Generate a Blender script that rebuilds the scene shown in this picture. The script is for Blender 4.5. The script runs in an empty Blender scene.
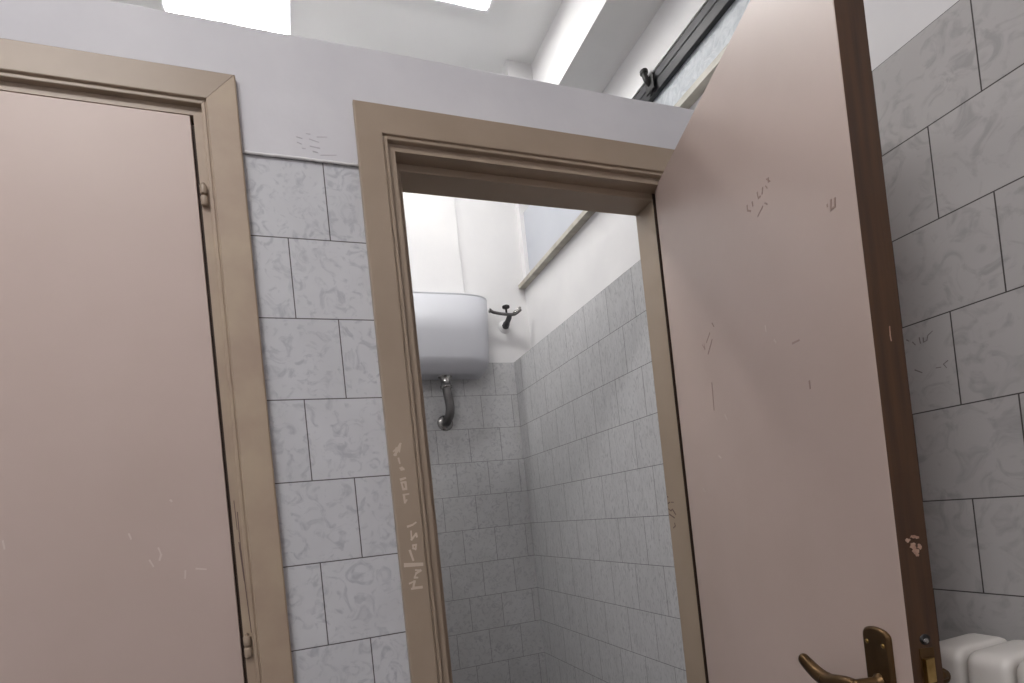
import bpy, bmesh, math, random
from mathutils import Vector, Matrix
random.seed(7)
PI = math.pi
C = bpy.context.scene.collection
Z0 = 2.2                      # height of the top edge of the tiling above the floor
XR, XP, XG = 1.194, 1.32, 1.60   # tiled face, plaster face and glass plane of the right wall
D = 1.742                     # back wall of the toilet stall
PT = 0.14                     # partition thickness
ZPT = Z0 + 0.325              # partition top
ZC = Z0 + 1.58                # ceiling
XL, YB = -2.3, -3.0

# ------------------------------------------------------------------ materials
def nt(name):
    m = bpy.data.materials.new(name); m.use_nodes = True
    n = m.node_tree; b = n.nodes['Principled BSDF']
    return m, n, b
def N(n, t, **kw):
    x = n.nodes.new(t)
    for k, v in kw.items():
        if k in x.inputs.keys(): x.inputs[k].default_value = v
        else: setattr(x, k, v)
    return x
def mix(n, fac, a, b):
    x = n.nodes.new('ShaderNodeMix'); x.data_type = 'RGBA'
    for i, v in ((0, fac), (6, a), (7, b)):
        if hasattr(v, 'links') or isinstance(v, bpy.types.NodeSocket): n.links.new(v, x.inputs[i])
        else: x.inputs[i].default_value = v
    return x.outputs[2]
def s2l(c):
    return tuple(((v/255+0.055)/1.055)**2.4 if v/255 > 0.04045 else v/255/12.92 for v in c) + (1,)
def ramp(n, src, p0, p1, c0=(0,0,0,1), c1=(1,1,1,1)):
    r = n.nodes.new('ShaderNodeValToRGB'); n.links.new(src, r.inputs[0])
    r.color_ramp.elements[0].position = p0; r.color_ramp.elements[1].position = p1
    r.color_ramp.elements[0].color = c0; r.color_ramp.elements[1].color = c1
    return r.outputs[0]
def bump(n, b, src, strength, dist=0.002, invert=False):
    u = N(n, 'ShaderNodeBump', Strength=strength, Distance=dist); u.invert = invert
    n.links.new(src, u.inputs['Height']); n.links.new(u.outputs[0], b.inputs['Normal'])
def paint(name, col, col2=None, rough=.5, scale=6., bstr=.15, bscale=60., dist=.001, metal=0, spec=.5):
    m, n, b = nt(name)
    tc = N(n, 'ShaderNodeTexCoord')
    no = N(n, 'ShaderNodeTexNoise', Scale=scale, Detail=5.); n.links.new(tc.outputs['Object'], no.inputs[0])
    f = ramp(n, no.outputs[0], .35, .7)
    n.links.new(mix(n, f, s2l(col), s2l(col2 or col)), b.inputs['Base Color'])
    b.inputs['Roughness'].default_value = rough; b.inputs['Metallic'].default_value = metal
    b.inputs['Specular IOR Level'].default_value = spec
    n2 = N(n, 'ShaderNodeTexNoise', Scale=bscale, Detail=3.); n.links.new(tc.outputs['Object'], n2.inputs[0])
    bump(n, b, n2.outputs[0], bstr, dist)
    return m
def tile_mat(name, axis, off, base, vein, joint=(92,88,88), rowsign=0.0, vstretch=(1,1,1), vs=26., vamt=.8):
    """running-bond square tiles; axis = horizontal world axis of the wall"""
    m, n, b = nt(name)
    tc = N(n, 'ShaderNodeTexCoord'); sp = N(n, 'ShaderNodeSeparateXYZ'); n.links.new(tc.outputs['Object'], sp.inputs[0])
    a = N(n, 'ShaderNodeMath', operation='SUBTRACT'); a.inputs[1].default_value = off - 20.1
    n.links.new(sp.outputs[axis], a.inputs[0])
    cb = N(n, 'ShaderNodeCombineXYZ'); n.links.new(a.outputs[0], cb.inputs[0]); n.links.new(sp.outputs[2], cb.inputs[1])
    br = N(n, 'ShaderNodeTexBrick', Scale=1.0)
    br.offset = .5; br.offset_frequency = 2; br.squash = 1.0
    for k, v in (('Mortar Size', .0015), ('Mortar Smooth', .25), ('Bias', 0.), ('Brick Width', .2), ('Row Height', .2)):
        br.inputs[k].default_value = v
    br.inputs['Color1'].default_value = (.42,.42,.42,1); br.inputs['Color2'].default_value = (.58,.58,.58,1)
    n.links.new(cb.outputs[0], br.inputs[0])
    mp = N(n, 'ShaderNodeMapping'); mp.inputs['Scale'].default_value = vstretch; n.links.new(tc.outputs['Object'], mp.inputs[0])
    no = N(n, 'ShaderNodeTexNoise', Scale=vs, Detail=4., Roughness=.55, Distortion=1.6); n.links.new(mp.outputs[0], no.inputs[0])
    no2 = N(n, 'ShaderNodeTexNoise', Scale=vs*.3, Detail=3.); n.links.new(mp.outputs[0], no2.inputs[0])
    v1 = ramp(n, no.outputs[0], .50, .68)
    c = mix(n, v1, s2l(base), s2l(vein))
    c = mix(n, ramp(n, no2.outputs[0], .3, .75, (0,0,0,1), (.55,.55,.55,1)), c, s2l(tuple(int(x*.93) for x in base)))
    hs = N(n, 'ShaderNodeMix', data_type='RGBA', blend_type='SOFT_LIGHT'); hs.inputs[0].default_value = .35
    n.links.new(c, hs.inputs[6]); n.links.new(br.outputs[0], hs.inputs[7])
    c = mix(n, br.outputs['Fac'], hs.outputs[2], s2l(joint))
    n.links.new(c, b.inputs['Base Color'])
    b.inputs['Roughness'].default_value = .42
    b.inputs['Specular IOR Level'].default_value = .35
    bump(n, b, br.outputs['Fac'], .5, .002, True)
    return m
M = {}
M['plaster'] = paint('white plaster', (228,227,227), (220,219,220), .85, 3., .25, 35., .002)
M['plaster_f'] = paint('aged white plaster', (216,215,218), (206,205,209), .8, 4., .3, 30., .002)
M['ceil'] = paint('ceiling plaster', (232,232,232), (226,226,226), .9, 2., .2, 30.)
M['tile_f'] = tile_mat('grey marbled tile front', 0, 0.0, (206,207,210), (176,178,184), vs=27.)
M['tile_r'] = tile_mat('grey marbled tile right', 1, -0.762, (190,188,187), (166,164,164), vs=18., joint=(80,76,74))
M['tile_b'] = tile_mat('grey marbled tile back', 0, .955 + .1, (200,200,201), (172,172,176), vs=34., joint=(128,127,130))
M['tile_s'] = tile_mat('grey marbled tile stall side', 1, -0.762, (203,203,204), (166,166,169), vs=42., vstretch=(1,2.2,.6), joint=(118,117,120))
M['door'] = paint('pinkish beige door paint', (196,177,168), (190,171,161), .42, 3., .25, 25., .0012)
M['frame'] = paint('tan frame paint', (164,147,129), (156,139,121), .42, 5., .2, 40.)
M['frame_d'] = paint('worn tan frame paint', (178,160,138), (164,143,126), .45, 7., .2, 40.)
M['gap'] = paint('dark gap shade', (60,42,32), (48,34,26), .7)  # dark brown standing in for the shade inside the door gaps
M['cist'] = paint('cistern plastic', (192,193,199), (188,189,195), .5, 2., .03)
M['white_p'] = paint('white plastic', (232,232,236), (228,228,232), .35, 2., .03)
M['rad'] = paint('radiator enamel', (226,222,217), (214,209,203), .38, 5., .08)
M['chrome_d'] = paint('dull chrome', (120,118,118), (92,90,90), .3, 9., .03, metal=1)
M['chrome'] = paint('chrome', (180,178,176), (150,148,146), .24, 9., .03, metal=1)
M['brass'] = paint('brass', (190,160,100), (140,110,60), .35, 30., .1, metal=1)
M['bronze'] = paint('antique bronze', (112,88,60), (84,64,42), .38, 14., .1, metal=.85)
M['black'] = paint('black rubber', (20,18,18), (28,26,26), .5)
M['steel_b'] = paint('black painted steel', (30,30,33), (42,42,45), .45, 12., .2)
M['steel_d'] = paint('dark grey steel', (74,74,78), (58,58,62), .5, 20., .2)
M['sill'] = paint('grey beige marble', (188,184,172), (158,152,140), .5, 16., .2, 40.)
M['chalk'] = paint('scratched pale marks', (208,192,176), (196,180,164), .7)
M['pink'] = paint('bare pale scratch', (212,198,190), (204,190,182), .7)
M['pen'] = paint('dark pen ink', (104,84,78), (120,100,92), .6)
M['penf'] = paint('faint pencil', (184,180,186), (192,188,194), .7)
M['chip'] = paint('chipped paint', (190,160,140), (140,96,78), .7, 60.)
M['floor'] = tile_mat('floor tile', 0, 0., (150,140,128), (130,120,110))
# brown wooden door edge with long vertical grain
m, n, b = nt('stained door edge'); tc = N(n, 'ShaderNodeTexCoord'); mp = N(n, 'ShaderNodeMapping'); mp.inputs['Scale'].default_value = (60,60,3)
n.links.new(tc.outputs['Object'], mp.inputs[0]); no = N(n, 'ShaderNodeTexNoise', Scale=1.4, Detail=5.); n.links.new(mp.outputs[0], no.inputs[0])
n.links.new(mix(n, ramp(n, no.outputs[0], .3, .7), s2l((80,54,32)), s2l((58,36,22))), b.inputs['Base Color'])
b.inputs['Roughness'].default_value = .38; bump(n, b, no.outputs[0], .2, .001); M['edge'] = m
# frosted, streaky window glass
m, n, b = nt('frosted glass'); tc = N(n, 'ShaderNodeTexCoord'); no = N(n, 'ShaderNodeTexNoise', Scale=22., Detail=6., Distortion=2.); n.links.new(tc.outputs['Object'], no.inputs[0])
n.links.new(mix(n, ramp(n, no.outputs[0], .35, .7), s2l((196,202,208)), s2l((228,232,236))), b.inputs['Base Color'])
b.inputs['Roughness'].default_value = .45; b.inputs['Transmission Weight'].default_value = .25
bump(n, b, no.outputs[0], .9, .006); M['glass'] = m
M['glass2'] = paint('bluish frosted glass', (190,193,200), (182,186,194), .4, 3., .1)
def emis(name, col, st):
    m = bpy.data.materials.new(name); m.use_nodes = True; n = m.node_tree; n.nodes.clear()
    e = N(n, 'ShaderNodeEmission', Color=col, Strength=st); o = N(n, 'ShaderNodeOutputMaterial'); n.links.new(e.outputs[0], o.inputs[0]); return m
M['lamp'] = emis('lit diffuser', (1,.985,.96,1), 39.)
M['lamp_l'] = emis('lit diffuser of the left light', (1,.985,.96,1), 31.)
M['lamp_f'] = emis('lit diffuser front room', (1,.97,.96,1), 18.)

# ------------------------------------------------------------------ mesh helpers
def bm_(): return bmesh.new()
def box(bm, x0, x1, y0, y1, z0, z1, mi=0):
    v = [bm.verts.new(p) for p in ((x0,y0,z0),(x1,y0,z0),(x1,y1,z0),(x0,y1,z0),(x0,y0,z1),(x1,y0,z1),(x1,y1,z1),(x0,y1,z1))]
    for q in ((3,2,1,0),(4,5,6,7),(0,1,5,4),(1,2,6,5),(2,3,7,6),(3,0,4,7)):
        f = bm.faces.new([v[i] for i in q]); f.material_index = mi
    return v
def loft(bm, rings, closed=True, caps=True, smooth=False, mi=0):
    R = [[bm.verts.new(p) for p in r] for r in rings]; k = len(R[0])
    for a, b2 in zip(R, R[1:]):
        for i in range(k if closed else k-1):
            j = (i+1) % k
            f = bm.faces.new((a[i], a[j], b2[j], b2[i])); f.smooth = smooth; f.material_index = mi
    if caps and closed:
        for r, s in ((R[0], -1), (R[-1], 1)):
            f = bm.faces.new(r[::s]); f.material_index = mi
    return R
def tube(bm, pts, rad, seg=14, sy=1.0, caps=True):
    pts = [Vector(p) for p in pts]
    if not isinstance(rad, (list, tuple)): rad = [rad]*len(pts)
    rings = []; up = None
    for i, p in enumerate(pts):
        t = (pts[min(i+1, len(pts)-1)] - pts[max(i-1, 0)]).normalized()
        if up is None:
            up = Vector((0,0,1)) if abs(t.z) < .8 else Vector((1,0,0))
        s = t.cross(up).normalized(); up = s.cross(t).normalized()
        rings.append([p + s*math.cos(a)*rad[i] + up*math.sin(a)*rad[i]*sy for a in [2*PI*k/seg for k in range(seg)]])
    loft(bm, rings, smooth=True, caps=caps)
def lathe(bm, c, axis, prof, seg=28, smooth=True):
    """prof: list of (distance along axis, radius)"""
    c = Vector(c); axis = Vector(axis).normalized()
    u = axis.cross(Vector((0,0,1)) if abs(axis.z) < .9 else Vector((1,0,0))).normalized(); w = axis.cross(u)
    loft(bm, [[c + axis*d + (u*math.cos(a)+w*math.sin(a))*max(r, 1e-4) for a in [2*PI*k/seg for k in range(seg)]] for d, r in prof], smooth=smooth)
def spline(pts, n=8):
    P = [Vector(p) for p in pts]; P = [P[0]*2-P[1]] + P + [P[-1]*2-P[-2]]; out = []
    for i in range(1, len(P)-2):
        for k in range(n):
            t = k/n; a, b2, c, d = P[i-1:i+3]
            out.append(.5*((2*b2)+(c-a)*t+(2*a-5*b2+4*c-d)*t*t+(3*b2-a-3*c+d)*t**3))
    out.append(P[-2]); return out
def obj(name, bm, mats, parent=None, bevel=0, seg=2, angle=.6):
    bmesh.ops.recalc_face_normals(bm, faces=bm.faces[:])
    me = bpy.data.meshes.new(name); bm.to_mesh(me); bm.free()
    for m in (mats if isinstance(mats, (list, tuple)) else [mats]): me.materials.append(m)
    o = bpy.data.objects.new(name, me); C.objects.link(o)
    if parent: o.parent = parent; o.matrix_parent_inverse = Matrix.Identity(4)
    if bevel:
        b = o.modifiers.new('bevel', 'BEVEL'); b.width = bevel; b.segments = seg; b.limit_method = 'ANGLE'; b.angle_limit = angle
        b.harden_normals = False
    return o
def tag(o, label=None, cat=None, group=None, kind=None):
    for k, v in (('label', label), ('category', cat), ('group', group), ('kind', kind)):
        if v: o[k] = v
    return o
def empty(name, loc=(0,0,0), rz=0):
    o = bpy.data.objects.new(name, None); C.objects.link(o); o.location = loc; o.rotation_euler = (0,0,rz); return o
def strokes(bm, L, fn, w=.0018, t=.0006):
    """flat ink or scratch strokes: fn maps (a, b, h) on a surface to a point h above it"""
    for st in L:
        P = [Vector((a, b)) for a, b in st]
        for p, q in zip(P, P[1:]):
            d = (q-p); 
            if d.length < 1e-5: continue
            d.normalize(); nn = Vector((-d.y, d.x))*w/2*random.uniform(.7, 1.2); e = d*w*.35
            c = [p-e+nn, p-e-nn, q+e-nn*.8, q+e+nn*.8]
            tt = t + random.uniform(0, .0004); lo = [bm.verts.new(fn(v.x, v.y, -.0002)) for v in c]; hi = [bm.verts.new(fn(v.x, v.y, tt)) for v in c]
            bm.faces.new(hi)
            bm.faces.new(lo[::-1])
            for i in range(4): bm.faces.new((lo[i], lo[(i+1)%4], hi[(i+1)%4], hi[i]))
def blobs(bm, L, fn, t=.0007):
    for a, z, r0, st in L:
        k = 11; P = [(a + r0*random.uniform(.55, 1.1)*math.cos(2*PI*i/k), z + st*r0*random.uniform(.55, 1.1)*math.sin(2*PI*i/k)) for i in range(k)]
        lo = [bm.verts.new(fn(p[0], p[1], -.0002)) for p in P]; hi = [bm.verts.new(fn(p[0], p[1], t)) for p in P]
        bm.faces.new(hi); bm.faces.new(lo[::-1])
        for i in range(k): bm.faces.new((lo[i], lo[(i+1)%k], hi[(i+1)%k], hi[i]))
def W(z): return Z0 + z

# ------------------------------------------------------------------ room shell
b = bm_(); box(b, XL-.2, XR+.6, YB-.2, D+.2, -.1, 0); tag(obj('floor', b, M['floor']), 'beige tiled floor', kind='structure')
b = bm_(); box(b, XL-.2, XP+.5, YB-.2, D+.2, ZC, ZC+.1); tag(obj('ceiling', b, M['ceil']), 'high white plaster ceiling', kind='structure')
b = bm_(); box(b, XL-.2, XL, YB, D, 0, ZC); tag(obj('wall_left', b, M['plaster_f']), kind='structure')
b = bm_(); box(b, XL-.2, XP+.45, YB-.2, YB, 0, ZC); tag(obj('wall_behind', b, M['plaster_f']), kind='structure')
# right wall: thick tiled lower part, plastered upper part, deep window recess
NY0, NY1, NZ0, NZ1 = -1.35, 1.69, W(.463), W(1.25)
b = bm_()
box(b, XR, XP+.45, YB, 0.0, 0, Z0, 0)
box(b, XR, XP+.45, 0.0, D, 0, Z0, 2)
box(b, XP, XP+.45, YB, D, Z0, NZ0, 1)
box(b, XP, XP+.45, YB, NY0, NZ0, NZ1, 1)
box(b, XP, XP+.45, NY1, D, NZ0, NZ1, 1)
box(b, XP, XP+.45, YB, D, NZ1, ZC, 1)
wr = tag(obj('wall_right', b, [M['tile_r'], M['plaster'], M['tile_s']]), 'tiled and plastered right wall with deep window recess', kind='structure')
RWD = [[(-0.581,-0.639),(-0.586,-0.647)],[(-0.596,-0.634),(-0.597,-0.647)],[(-0.604,-0.637),(-0.604,-0.647),(-0.611,-0.645),(-0.614,-0.635),(-0.624,-0.629)],[(-0.647,-0.701),(-0.638,-0.706),(-0.643,-0.715)],[(-0.569,-0.63),(-0.573,-0.634)],[(-0.623,-0.71),(-0.632,-0.711)],[(-0.579,-0.702),(-0.593,-0.712)]]
b = bm_(); strokes(b, RWD, lambda a, z, h: (XR-h, a, W(z)), .0022); obj('pen_scribble', b, paint('ink on tile', (128,120,120), (150,144,144)), wr)
# back wall, tiled below; shallow plaster breast above the tiles on the left
b = bm_()
box(b, XL-.2, XR, D, D+.2, 0, Z0, 0)
box(b, XR, XP+.45, D, D+.2, 0, Z0, 1)
box(b, XL-.2, XP+.45, D, D+.2, Z0, ZC, 1)
tag(obj('wall_back', b, [M['tile_b'], M['plaster']]), 'stall back wall, grey tiles below white plaster', kind='structure')
b = bm_(); box(b, .002, .915, D-.015, D, Z0+.001, ZC-.001); tag(obj('trim_1', b, M['plaster'], None, .003), 'slightly raised plaster strip above the cistern', kind='structure')
b = bm_(); box(b, -.06, -.0, PT, D, 0, W(.3)); tag(obj('wall_divider', b, M['plaster']), 'divider between the two stalls', kind='structure')
b = bm_(); box(b, 1.17, XP, 1.33, 1.40, W(1.3), ZC-.0005); tag(obj('wall_bulkhead', b, M['plaster']), 'small plaster stub under the ceiling above the stall', kind='structure')
# overhead beam over the window recess: face stands at the plaster plane, the ceiling part above is level with it
# partition
L1 = dict(x0=-1.10, x1=-.283, zt=W(.077), et=.002); L2 = dict(x0=.187, x1=1.045, zt=W(.052), et=.012)
b = bm_()
g = .0297
def part(x0, x1, z0, z1, mi): box(b, x0, x1, 0 if mi == 0 else -.004, PT, z0, z1, mi)
cols = [(XL, L1['x0']-g, 0), (L1['x1']+g, L2['x0']-g, 0), (L2['x1']+g, XR, 0)]
for x0, x1, z0 in cols: part(x0, x1, 0, Z0, 0)
# above the tile line: plaster, with door heads cut out
part(XL, L1['x0']-g, Z0, L1['zt']+g, 1); part(L1['x1']+g, L2['x0']-g, Z0, L1['zt']+g, 1); part(L2['x1']+g, XR, Z0, L1['zt']+g, 1)
part(L2['x0']-g, L2['x1']+g, L2['zt']+g, L1['zt']+g, 1)
part(XR, XP, Z0+.0005, L1['zt']+g, 1)
# top band with a hand-finished, slightly wavy arris
n_ = 150; xs = [XL+(XP-XL)*i/n_ for i in range(n_+1)]
def jit(i, s): return .0012*math.sin(i*.31+s) + random.uniform(-.0009, .0009)
rings = [[(x, -.004, L1['zt']+g), (x, PT, L1['zt']+g), (x, PT, W(.323)+jit(i,1)), (x, .006, W(.325)+jit(i,2)), (x, -.004, W(.316)+jit(i,0))] for i, x in enumerate(xs)]
loft(b, rings, mi=1)
wf = tag(obj('wall_front', b, [M['tile_f'], M['plaster_f']]), 'stall partition with grey marbled tiles and white plaster top', kind='structure')
# rounded plaster bead along the tile line
b = bm_()
for x0, x1 in ((XL, L1['x0']-.105), (L1['x1']+.105, L2['x0']-.1), (L2['x1']+.1, XR)):
    k = max(2, int((x1-x0)/.012)); tube(b, [(x0+(x1-x0)*i/k, -.0050, Z0+.0006+random.uniform(-.0008,.0008)) for i in range(k+1)], .0036, 10)
obj('plaster_bead', b, M['plaster'], wf)
FW = [[(-0.033,0.067),(-0.024,0.067)],[(-0.057,0.056),(-0.044,0.053)],[(-0.008,0.062),(0.016,0.065)],[(-0.027,0.054),(-0.005,0.049)],[(-0.027,0.036),(-0.004,0.034)],[(-0.056,0.042),(-0.047,0.039)],[(-0.021,0.024),(-0.01,0.022)],[(-0.003,0.016),(0.035,0.021)],[(-0.046,0.028),(-0.039,0.028)]]
b = bm_(); strokes(b, FW, lambda a, z, h: (a, -.004-h, W(z)), .0022); obj('pencil_scribble', b, M['penf'], wf)

# ------------------------------------------------------------------ door frames
def ring_pts(L, w, y, k):
    """k: 0..3 corners bottom-left, top-left, top-right, bottom-right"""
    x0, x1, zt = L['x0']-w, L['x1']+w, L['zt']+w+(L['et'] if w > .09 else 0)
    return ((x0, y, 0), (x0, y, zt), (x1, y, zt), (x1, y, 0))[k]
CAS = [(.020, .0), (.020, -.015), (.0215, -.0165), (.027, -.0165), (.0285, -.014), (.031, -.014), (.0325, -.0195), (.034, -.0205), (.096, -.0205), (.099, -.018), (.099, .0)]
JMB = [(0, -.002), (.0292, -.002), (.0292, .142), (-.019, .142), (-.0205, .1405), (-.0205, .0465), (-.019, .045), (0, .045)]
def frame_set(root, L, m_side, m_head):
    for prof, nm in ((JMB, 'jamb'), (CAS, 'casing')):
        for k, sfx in ((0, 'side'), (1, 'head'), (2, 'side')):
            b = bm_()
            e = .0004
            r0 = [Vector(ring_pts(L, w, y, k)) for w, y in prof]; r1 = [Vector(ring_pts(L, w, y, k+1)) for w, y in prof]
            ins = .0006 if nm == 'casing' and L is L1 else 0
            for A_, B_ in zip(r0, r1):
                d = (B_-A_).normalized()
                if k > 0: A_ += d*ins
                if k < 2: B_ -= d*ins
            loft(b, [r0, r1])
            obj(f'{nm}_{sfx}', b, m_head if k == 1 else m_side, root)
d1 = tag(empty('door_1', (0,0,0)), 'closed pinkish beige door in tan frame at the left', kind='structure')
d2 = tag(empty('door_2', (0,0,0)), 'open pinkish beige door in tan frame showing the stall', kind='structure')
frame_set(d1, L1, M['frame_d'], M['frame']); frame_set(d2, L2, M['frame'], M['frame'])

def hinge(root, x, y, z):
    b = bm_()
    for dz in (0, .0265): lathe(b, (x, y, z+dz), (0,0,1), [(0,.004),(.0015,.0072),(.004,.0082),(.020,.0082),(.0225,.0072),(.024,.004)], 16)
    lathe(b, (x, y, z+.050), (0,0,1), [(0,.003),(.002,.0045),(.005,.004),(.007,.001)], 12)
    obj('hinge', b, M['frame'], root, .0006)
b = bm_(); strokes(b, [[(-.2755,-.833),(-.2745,-.90)],[(-.2705,-.86),(-.2710,-.95),(-.268,-1.06),(-.2655,-1.14)],[(-.2735,-.93),(-.270,-1.02)]], lambda a, z, h: (a, -.002-h, W(z)), .0022); obj('grime_streak', b, M['pen'], d1)
# closed left leaf
b = bm_(); box(b, L1['x0']+.003, L1['x1']-.007, -.004, .041, .008, L1['zt']-.003)
lf1 = obj('door_leaf', b, M['door'], d1, .0015)
LEFTW = [[(-0.708,-0.877),(-0.707,-0.893)],[(-0.488,-0.887),(-0.485,-0.898)],[(-0.435,-0.924),(-0.431,-0.939),(-0.435,-0.951)],[(-0.454,-0.949),(-0.448,-0.963)],[(-0.387,-0.981),(-0.389,-0.997)],[(-0.365,-0.979),(-0.346,-0.983)],[(-0.403,-0.82),(-0.401,-0.823)]]
b = bm_(); strokes(b, LEFTW, lambda a, z, h: (a, -.004-h, W(z)), .0042); obj('scratch', b, M['pink'], lf1)
b = bm_(); box(b, L1['x0']-.001, L1['x1']+.001, .0415, .0445, .008, L1['zt']+.001); obj('rebate_shade', b, M['gap'], d1)  # dark sheet behind the leaf, painted shade for the gap around it
b = bm_(); box(b, L1['x1']-.0069, L1['x1']-.0002, .004, .0415, .008, L1['zt']-.02); obj('hinge_gap', b, M['gap'], d1)  # dark filler, shade of the hinge-side gap put in as colour
for z in (-.142, -1.196, -2.0): hinge(d1, L1['x1']+.0075, -.008, W(z))
for z in (-.142, -1.196, -2.0): hinge(d2, L2['x1']+.024, -.032, W(z))
b = bm_(); box(b, L2['x1']-.0203, L2['x1']-.0005, .0435, .0452, .008, L2['zt']-.001); obj('rebate_shade', b, M['gap'], d2)  # dark strip on the step face, painted shade between leaf and jamb
# scratched pale lettering on the frame of the open door
CASW = [[(0.101,-0.742),(0.109,-0.735),(0.105,-0.752)],[(0.11,-0.737),(0.12,-0.724),(0.115,-0.744)],[(0.102,-0.752),(0.112,-0.739),(0.118,-0.726)],[(0.111,-0.761),(0.113,-0.773)],[(0.113,-0.786),(0.117,-0.785),(0.121,-0.789),(0.115,-0.79)],[(0.111,-0.815),(0.123,-0.812)],[(0.112,-0.823),(0.122,-0.822),(0.123,-0.839),(0.115,-0.84),(0.113,-0.827)],[(0.115,-0.854),(0.127,-0.853)],[(0.115,-0.854),(0.116,-0.874),(0.121,-0.868)],
 [(0.117,-0.935),(0.129,-0.932),(0.138,-0.927)],[(0.124,-0.948),(0.123,-0.969),(0.136,-0.955),(0.137,-0.963)],[(0.125,-0.984),(0.133,-0.983),(0.131,-0.994),(0.125,-0.991),(0.125,-0.984)],[(0.116,-0.996),(0.122,-1.021)],[(0.126,-1.047),(0.138,-1.049),(0.126,-1.055),(0.121,-1.065),(0.128,-1.066)],[(0.107,-1.078),(0.12,-1.074),(0.115,-1.09),(0.137,-1.09)],[(0.111,-1.092),(0.137,-1.093)]]
cs = [o for o in d2.children if o.name.startswith('casing_side')][0]
f_ = lambda a, z, h: (a, -.0205-h, W(z))
b = bm_(); strokes(b, CASW, f_, .0058); strokes(b, [[(0.102,-1.031),(0.142,-1.034)]], f_, .013); tag(obj('scratched_writing', b, M['chalk'], cs), 'pale scratched writing')
JAMB = [[(0.087,-0.928),(0.081,-0.93)],[(0.087,-0.95),(0.075,-0.947)],[(0.067,-0.947),(0.056,-0.948)],[(0.095,-0.968),(0.074,-0.975),(0.065,-0.970),(0.052,-0.988)],[(0.098,-0.985),(0.060,-0.998)],[(0.062,-1.015),(0.060,-1.024),(0.070,-1.03)]]
js = [o for o in d2.children if o.name.startswith('jamb_side')][-1]
b = bm_(); strokes(b, JAMB, lambda a, z, h: (L2['x1']-.0205-h, min((a+1.422)*1.035-1.422, .138), W((z+.929)*1.035-.929)), .004); obj('pen_scribble', b, M['pen'], js)
# small scribble beside the casing on the tiles
# ------------------------------------------------------------------ open leaf: local x = along the leaf from the hinge, local y = inner-face normal (towards viewer's left), z up
A = Vector((.99500835, -.06085078)); dd = Vector((-.3203893, -.94728596)); nn = Vector((-.94728596, .3203893))
U0 = -.070          # hinge edge of the leaf along dd
def Lf(u, h, z): return (A.x + dd.x*u + nn.x*h, A.y + dd.y*u + nn.y*h, z)
def lbox(b, u0, u1, h0, h1, z0, z1):
    v = [b.verts.new(Lf(*p)) for p in ((u0,h0,z0),(u1,h0,z0),(u1,h1,z0),(u0,h1,z0),(u0,h0,z1),(u1,h0,z1),(u1,h1,z1),(u0,h1,z1))]
    for q in ((3,2,1,0),(4,5,6,7),(0,1,5,4),(1,2,6,5),(2,3,7,6),(3,0,4,7)): b.faces.new([v[i] for i in q])
ZT2 = W(.058); U1 = .789; TH = .049
b = bm_()
lbox(b, U0, U1-.0005, -.004, 0, .008, ZT2); lbox(b, U0, U1-.012, -TH, -TH+.004, .008, ZT2)
lbox(b, U0, U1-.012, -TH+.004, -.004, .008, ZT2)
lbox(b, -.1, U0, -.012, 0, .008, ZT2)
leaf = obj('door_leaf', b, M['door'], d2, .0006)
b = bm_(); lbox(b, U1-.0119, U1, -TH-.0002, -.0012, .008, ZT2-.0002); edge = tag(obj('edge_strip', b, M['edge'], leaf), 'dark brown stained wood edge')
EDGE = [[(0.0164,-1.036),(0.0202,-1.039)],[(0.0252,-1.032),(0.033,-1.034)],[(0.0232,-1.047),(0.0339,-1.060)],[(0.0335,-1.046),(0.0296,-1.054)],[(0.0289,-0.696),(0.0282,-0.71),(0.029,-0.719)]]
b = bm_(); blobs(b, [(.017,-1.037,.0045,.8),(.027,-1.032,.006,.5),(.033,-1.034,.004,.7),(.0245,-1.047,.0055,1.2),(.029,-1.056,.007,.8),(.035,-1.049,.0035,1.4),(.030,-1.062,.0035,.7)], lambda a, z, h: Lf(U1+h, -a, W(z)), .0012); strokes(b, EDGE[4:], lambda a, z, h: Lf(U1+h, -a, W(z)), .0016); obj('paint_chip', b, M['chip'], leaf)
DD = [[(0.543,-0.303),(0.554,-0.314)],[(0.549,-0.305),(0.548,-0.312)],[(0.537,-0.314),(0.541,-0.32)],[(0.525,-0.31),(0.52,-0.32)],[(0.502,-0.307),(0.504,-0.32),(0.512,-0.321)],[(0.478,-0.314),(0.479,-0.322)],[(0.456,-0.309),(0.455,-0.319),(0.467,-0.327)],[(0.527,-0.344),(0.534,-0.35)],[(0.517,-0.345),(0.494,-0.353)],[(0.729,-0.454),(0.726,-0.469),(0.737,-0.47),(0.739,-0.457)],[(0.718,-0.456),(0.718,-0.459)],
 [(0.214,-0.486),(0.222,-0.497)],[(0.193,-0.505),(0.166,-0.522)],[(0.203,-0.526),(0.168,-0.554)],[(0.138,-0.52),(0.151,-0.536),(0.149,-0.522)],[(0.568,-0.651),(0.591,-0.652)],[(0.171,-0.634),(0.166,-0.708)],[(0.609,-0.737),(0.609,-0.751)]]
DW = [[(0.474,-0.583),(0.475,-0.595)],[(0.503,-0.623),(0.508,-0.63)],[(0.229,-0.733),(0.24,-0.748)],[(0.032,-0.916),(0.045,-0.925)],[(0.164,-0.833),(0.177,-0.84)]]
fl = lambda a, z, h: Lf(a, h, W(z))
b = bm_(); strokes(b, DD, fl, .0038); obj('pen_scribble', b, paint('faded ink', (158,134,124), (172,150,140)), leaf)
b = bm_(); strokes(b, DW, fl, .0035); obj('scratch', b, M['pink'], leaf)
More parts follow.
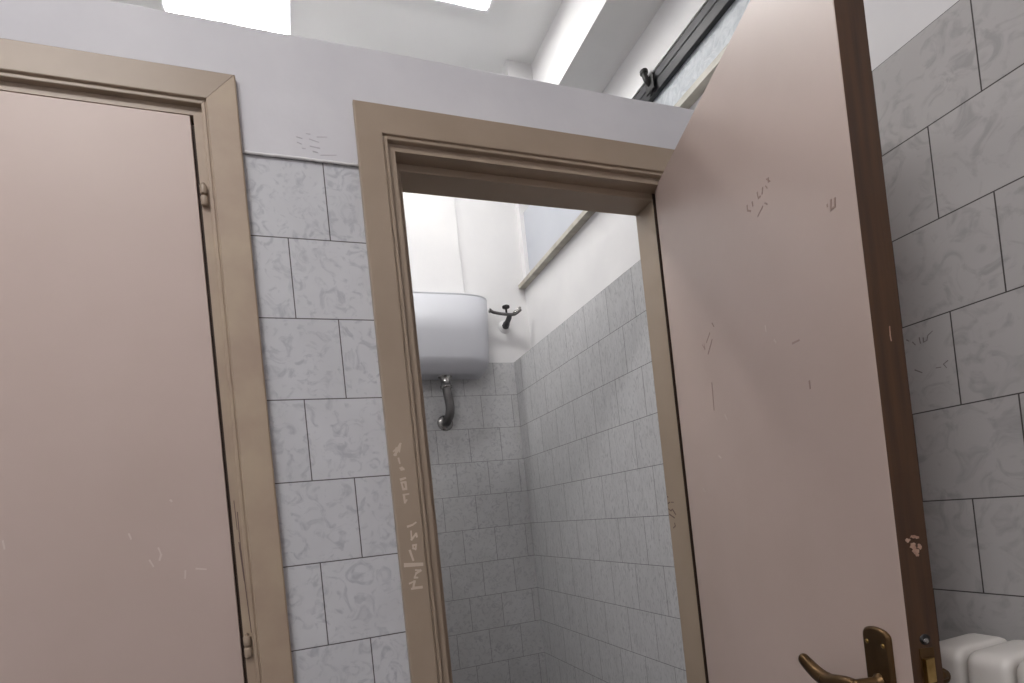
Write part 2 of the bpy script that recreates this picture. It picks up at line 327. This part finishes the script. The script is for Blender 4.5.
# handle set
def LV(u, h, z): return Vector(Lf(u, h, W(z)))
def plate(side, u0=.687, u1=.752, zt=-1.186, zb=-1.44):
    b = bm_(); s = 1 if side > 0 else -1; h0 = 0 if s > 0 else -TH
    cu = (u0+u1)/2; hw = (u1-u0)/2; rows = []
    prof = []
    for k in range(13):
        a = PI*k/12; prof.append((cu+hw*math.cos(a)*(1 if abs(math.cos(a)) < 1 else 1), zt-.016+.016*math.sin(a)**.8))
    for k in range(13):
        a = PI+PI*k/12; prof.append((cu+hw*math.cos(a), zb+.016-.016*abs(math.sin(a))**.8))
    def ring(sc, h):
        cz = (zt+zb)/2
        return [Lf(cu+(u-cu)*(1-sc/hw), h0+s*h, W(cz+(z-cz)*(1-sc/abs(zt-cz)))) for u, z in prof]
    loft(b, [ring(0, 0), ring(0, .0035), ring(.0025, .0065), ring(.0045, .0072)], smooth=False)
    return obj('handle_plate', b, M['bronze'], leaf)
for side in (1, -1):
    pl = plate(side); h0 = 0 if side > 0 else -TH; s = side
    b = bm_(); ax = LV(0,s,0)-LV(0,0,0)
    for u in (.700, .739): lathe(b, LV(u, h0+s*.0068, -1.214), ax, [(0,.0042),(.0012,.004),(.002,.0025),(.0022,.0005)], 14)
    obj('screw', b, M['brass'], leaf)
    b = bm_()
    lathe(b, LV(.722, h0+s*.0065, -1.278), ax, [(0,.014),(.004,.0138),(.006,.0105),(.012,.009),(.040,.0088),(.050,.0092)], 24)
    pts = spline([LV(.728, h0+s*.052, -1.280), LV(.712, h0+s*.055, -1.281), LV(.690, h0+s*.057, -1.285), LV(.662, h0+s*.058, -1.290), LV(.630, h0+s*.060, -1.285), LV(.600, h0+s*.062, -1.272), LV(.582, h0+s*.063, -1.262)], 6)
    nP = len(pts); rr = [.0096 + .0026*math.sin(PI*min(1, i/(nP-1)*1.1)) if i < nP-3 else (.0085, .0065, .003)[i-(nP-3)] for i in range(nP)]
    rr[0] = .006
    tube(b, pts, rr, 16, 1.25)
    lathe(b, LV(.652, h0+s*.058, -1.2885), LV(.646, h0+s*.0583, -1.2865)-LV(.652, h0+s*.058, -1.2885), [(0,.0100),(.001,.0128),(.004,.0128),(.005,.0100)], 20)
    obj('lever_handle', b, M['bronze'], leaf)
    b = bm_(); lathe(b, LV(.716, h0+s*.007, -1.36), ax, [(0,.009),(.003,.009),(.004,.007),(.0042,.001)], 20); obj('key_rosette', b, M['brass'], leaf)
# lock forend on the edge
b = bm_()
def fore(z0, z1, a0, a1, t, bm):
    lbox(bm, U1, U1+t, -a1, -a0, W(z0), W(z1))
fore(-1.44, -1.208, .0150, .0385, .0012, b); obj('lock_faceplate', b, M['bronze'], leaf, .0004)
b = bm_(); axe = LV(1,0,0)-LV(0,0,0)
lathe(b, LV(U1, -.0265, -1.195), axe, [(0,.0085),(.0006,.0085),(.0007,.001)], 22); obj('screw_hole', b, M['black'], leaf)
b = bm_(); lathe(b, LV(U1+.0004, -.0270, -1.197), axe, [(0,.0046),(.002,.0044),(.0028,.003),(.003,.0006)], 18); obj('screw', b, M['chrome'], leaf)
b = bm_(); loft(b, [[Lf(U1+.001, -.0175, W(z)) , Lf(U1+.0095, -.0175, W(z)), Lf(U1+.0025, -.0365, W(z)), Lf(U1+.001, -.0365, W(z))] for z in (-1.262, -1.224)])
fore(-1.32, -1.268, .0175, .0365, .0035, b); obj('latch_bolt', b, M['brass'], leaf, .0005)

# ------------------------------------------------------------------ window in the recess
w1 = tag(empty('window_1', (XG, 0, 0)), 'high frosted window with black steel frame in the right wall', kind='structure')
def wpart(nm, bm, m, bev=0): 
    o = obj(nm, bm, m, None, bev); o.parent = w1; o.matrix_parent_inverse = Matrix.Translation((-XG,0,0)); return o
b = bm_(); box(b, XG+.01, XG+.018, NY0, NY1, NZ0, NZ1); wpart('pane', b, M['glass'])
BZ0, BZ1 = W(.938), W(1.036)
b = bm_(); box(b, XG-.018, XG+.009, NY0, .95, BZ0, BZ0+.048); wpart('transom_rail', b, M['steel_b'], .003)
b = bm_(); box(b, XG-.014, XG+.009, NY0, .95, BZ0+.052, BZ1); box(b, XG-.017, XG-.014, NY0, .95, BZ0+.055, BZ0+.058); wpart('sash_rail', b, M['steel_d'], .002)
b = bm_(); box(b, XG-.022, XG+.02, NY0, NY1, NZ0+.0, NZ0+.035); box(b, XG-.022, XG+.02, NY0, NY1, BZ1+.0, NZ1); wpart('frame_panel', b, M['plaster'])
b = bm_(); y_ = .66
tube(b, spline([(XG-.028, y_, W(.985)), (XG-.045, y_, W(1.0)), (XG-.05, y_+.005, W(1.02)), (XG-.05, y_+.01, W(1.045))], 5), .013, 12); lathe(b, (XG-.05, y_+.01, W(1.035)), (0,0,1), [(0,.012),(.004,.019),(.018,.019),(.023,.012)], 18)
box(b, XG-.036, XG-.028, y_-.03, y_+.03, W(.95), W(1.02)); wpart('latch', b, M['black'], .002)
b = bm_(); 
ks = 60; 
rings = []
for i in range(ks+1):
    y = NY0-.05 + (1.735-(NY0-.05))*i/ks; e = random.uniform(-.0015,.0015)
    rings.append([(1.277+e, y, W(.463)+e), (XG, y, W(.463)), (XG, y, W(.49)), (1.28+e, y, W(.49)), (1.277+e, y, W(.487)+e)])
loft(b, rings); 
sl = wpart('window_sill', b, M['sill'])
b = bm_(); box(b, 1.345, 1.353, .80, NY1, W(.4895), W(.93)); wpart('lower_pane', b, M['glass2'])

# ------------------------------------------------------------------ ceiling lights
def lamp(x0, x1, y0, y1, label, m):
    cx, cy = (x0+x1)/2, (y0+y1)/2
    r = tag(empty('ceiling_light', (cx, cy, ZC)), label, 'ceiling light', 'lit panels on the ceiling')
    def P(nm, bm, mm, bev=0):
        o = obj(nm, bm, mm, None, bev); o.parent = r; return o
    hx, hy = (x1-x0)/2, (y1-y0)/2; b = bm_()
    for a in ((-hx, hx, -hy, -hy+.014), (-hx, hx, hy-.014, hy), (-hx, -hx+.014, -hy+.014, hy-.014), (hx-.014, hx, -hy+.014, hy-.014)): box(b, *a, -.042, -.0005)
    P('frame', b, M['white_p'], .001)
    b = bm_(); box(b, -hx+.0145, hx-.0145, -hy+.0145, hy-.0145, -.0485, -.012); P('diffuser', b, m, .002)
lamp(.36, .957, .86, 1.040, 'small bright white ceiling light panel, its corner showing above the open doorway', M['lamp'])
lamp(-.505, .042, 1.18, 1.44, 'large bright white ceiling light panel above the closed door at upper left', M['lamp_l'])
lamp(-1.7, -.5, -2.1, -1.5, 'white ceiling light panel of the front room behind the viewer', M['lamp_f'])

# ------------------------------------------------------------------ cistern
ct = tag(empty('toilet_cistern', (.70, D, W(-.1))), 'white plastic high-level toilet cistern hung on the stall back wall', 'cistern')
O = Vector((.70, D, W(-.1)))
def CP(nm, bm, m, bev=0): 
    o = obj(nm, bm, m, None, bev); o.parent = ct; o.matrix_parent_inverse = Matrix.Translation(-O); return o
def crs(hw, dep, z, k=48, pw=4.2, yb=.0155):
    out = []
    for i in range(k+1):
        a = PI*i/k; c, s = math.cos(a), math.sin(a)
        out.append((.70 + hw*math.copysign(abs(c)**(2/pw), c), D-.001-yb-dep*abs(s)**(2/3.0), z))
    return out
HW = .322; DEP = .185
b = bm_()
loft(b, [crs(HW*.72, DEP*.60, W(-.104)), crs(HW*.78, DEP*.68, W(-.100)), crs(HW*.90, DEP*.88, W(-.060)), crs(HW*.93, DEP*.96, W(-.040)), crs(HW*.945, DEP*.98, W(-.015)), crs(HW*.98, DEP*.99, W(.13)), crs(HW*1.02, DEP, W(.330))], smooth=True)
CP('tank', b, M['cist'])
b = bm_(); loft(b, [crs(HW*1.019, DEP*.999, W(.3302)), crs(HW*1.021, DEP*1.001, W(.331)), crs(HW*1.02, DEP*1.0, W(.339)), crs(HW*1.0, DEP*.96, W(.343))], smooth=False); CP('lid', b, M['cist'])
b = bm_()
px, py = .722, 1.655
lathe(b, (px, py, W(-.098)), (0,0,-1), [(0,.040),(.010,.040),(.012,.032),(.022,.029),(.058,.029),(.062,.035),(.074,.035),(.076,.025)], 28); CP('pipe_nut', b, M['chrome'])
b = bm_()
tube(b, spline([(px, py, W(-.168)), (px+.006, py, W(-.22)), (px+.012, py+.004, W(-.28)), (px+.008, py+.018, W(-.325)), (px-.002, py+.045, W(-.355)), (px-.003, D-.022, W(-.358)), (px-.004, D-.006, W(-.358))], 7), .0265, 18); CP('flush_pipe', b, M['chrome_d'])
b = bm_(); lathe(b, (px-.004, D, W(-.358)), (0,-1,0), [(0,.048),(.003,.047),(.010,.038),(.013,.026)], 28); CP('wall_rosette', b, M['chrome'])
for x in (.52, .88):
    b = bm_(); box(b, x-.02, x+.02, D-.03, D+.001, W(-.03), W(-.001)); CP('wall_bracket', b, M['cist'])

# ------------------------------------------------------------------ stop valve beside the cistern
vx, vz = 1.158, W(.222); vo = Vector((vx, D, vz))
vt = tag(empty('stop_valve', vo), 'small chrome water valve with black knob on the wall right of the cistern', 'valve')
def VP(nm, bm, m, bev=0):
    o = obj(nm, bm, m, None, bev); o.parent = vt; o.matrix_parent_inverse = Matrix.Translation(-vo); return o
b = bm_(); lathe(b, vo, (0,-1,0), [(0,.040),(.004,.036),(.009,.024),(.012,.018)], 20); VP('wall_collar', b, M['plaster'])
b = bm_(); tube(b, spline([vo+Vector((0,-.008,0)), vo+Vector((.002,-.04,.012)), vo+Vector((.008,-.07,.035)), vo+Vector((.010,-.080,.055))], 5), [.019]*6+[.016]*5+[.015]*5, 16)
lathe(b, vo+Vector((0,-.018,.002)), (0,-1,.25), [(0,.021),(.002,.024),(.012,.024),(.014,.020)], 6, False); VP('valve_body', b, M['steel_d'])
b = bm_(); tube(b, spline([(vx-.122, D-.085, vz+.070), (vx-.11, D-.085, vz+.066), (vx-.09, D-.085, vz+.058), (vx-.03, D-.085, vz+.050), (vx+.03, D-.084, vz+.050), (vx+.058, D-.082, vz+.062), (vx+.085, D-.080, vz+.082)], 6), [.013]*6+[.0095]*12+[.0095]*19, 14); VP('supply_arm', b, M['chrome_d'])
b = bm_(); tube(b, spline([(vx+.025, D-.10, vz+.052), (vx+.05, D-.11, vz+.066), (vx+.072, D-.112, vz+.085)], 6), [.006,.008,.009,.0095,.0095,.0095,.0095,.0095,.0095,.0095,.009,.0075,.004], 12); VP('lever', b, M['chrome'])
b = bm_(); lathe(b, (vx-.012, D-.085, vz+.058), (0,0,1), [(0,.006),(.026,.006),(.027,.018),(.031,.023),(.041,.023),(.045,.016),(.047,.004)], 20); VP('knob', b, M['black'])

# ------------------------------------------------------------------ radiator
RX0, RX1, RZ1, RZ0 = .958, 1.118, W(-1.262), W(-1.862)
ro = Vector((1.05, -.95, RZ0)); rd = tag(empty('radiator', ro), 'white enamelled sectional radiator on the tiled wall beside the open door', 'radiator')
def RP(nm, bm, m, bev=0):
    o = obj(nm, bm, m, None, bev); o.parent = rd; o.matrix_parent_inverse = Matrix.Translation(-ro); return o
def section(yc):
    b = bm_(); prof = []
    # outline in x/z with generously rounded shoulders, thickness varies: fat in the middle, thin at the rims
    cx, cz = (RX0+RX1)/2, (RZ0+RZ1)/2; hx, hz = (RX1-RX0)/2, (RZ1-RZ0)/2; r = .026
    def out(ins):
        P = []
        for sx, sz, a0 in ((1,1,0), (-1,1,90), (-1,-1,180), (1,-1,270)):
            for k in range(7):
                a = math.radians(a0+15*k); rr = max(r-ins, .004)
                P.append((cx+sx*(hx-r)+rr*math.cos(a)+(0), cz+sz*(hz-r)+rr*math.sin(a)))
        return P
    def ring(ins, y): return [(x, yc+y, z) for x, z in out(ins)]
    loft(b, [ring(.016, -.0335), ring(.006, -.0315), ring(.0015, -.027), ring(0, -.020), ring(0, .020), ring(.0015, .027), ring(.006, .0315), ring(.016, .0335)], smooth=True)
    return RP('section', b, M['rad'])
for i in range(9): section(-.712 - .0735*i)
for z in (RZ1-.07, RZ0+.07):
    b = bm_(); tube(b, [(1.045, -.69, z), (1.045, -.712-.0735*8-.02, z)], .022, 16); RP('header_pipe', b, M['rad'])
for y in (-.80, -1.17):
    b = bm_(); box(b, 1.10, XR, y-.0125+.012, y+.0125+.012, RZ1-.13, RZ1-.10); RP('wall_bracket', b, M['rad'])

# ------------------------------------------------------------------ world, camera
w = bpy.data.worlds.new('world'); bpy.context.scene.world = w; w.use_nodes = True
w.node_tree.nodes['Background'].inputs[0].default_value = (.5,.58,.7,1); w.node_tree.nodes['Background'].inputs[1].default_value = .6
cam = bpy.data.cameras.new('camera'); co = bpy.data.objects.new('camera', cam); C.objects.link(co)
F, PX, PY, rx, ro_, rz = 554.3286, 502.775, 504.492, -.0175976, -.104577, .351619
c, s = math.cos, math.sin
Rx = Matrix(((1,0,0),(0,c(rx),-s(rx)),(0,s(rx),c(rx)))); Ry = Matrix(((c(ro_),-s(ro_),0),(s(ro_),c(ro_),0),(0,0,1)))
Rz = Matrix(((c(rz),-s(rz),0),(s(rz),c(rz),0),(0,0,1))); B = Matrix(((1,0,0),(0,0,-1),(0,1,0)))
R = Ry @ Rx @ B @ Rz            # world -> (right, down, forward)
flip = Matrix(((1,0,0),(0,-1,0),(0,0,-1)))
M4 = (flip @ R).transposed().to_4x4(); M4.translation = (-.13632, -1.42183, Z0-.92926)
co.matrix_world = M4
cam.sensor_width = 36; cam.lens = F/1024*36; cam.sensor_fit = 'HORIZONTAL'
cam.shift_x = (512-PX)/1024; cam.shift_y = (PY-341.5)/1024; cam.clip_start = .02
sc = bpy.context.scene; sc.camera = co
vs = sc.view_settings; vs.view_transform = 'Standard'; vs.look = 'None'; vs.gamma = 1; vs.use_curve_mapping = False; vs.exposure = 0.5
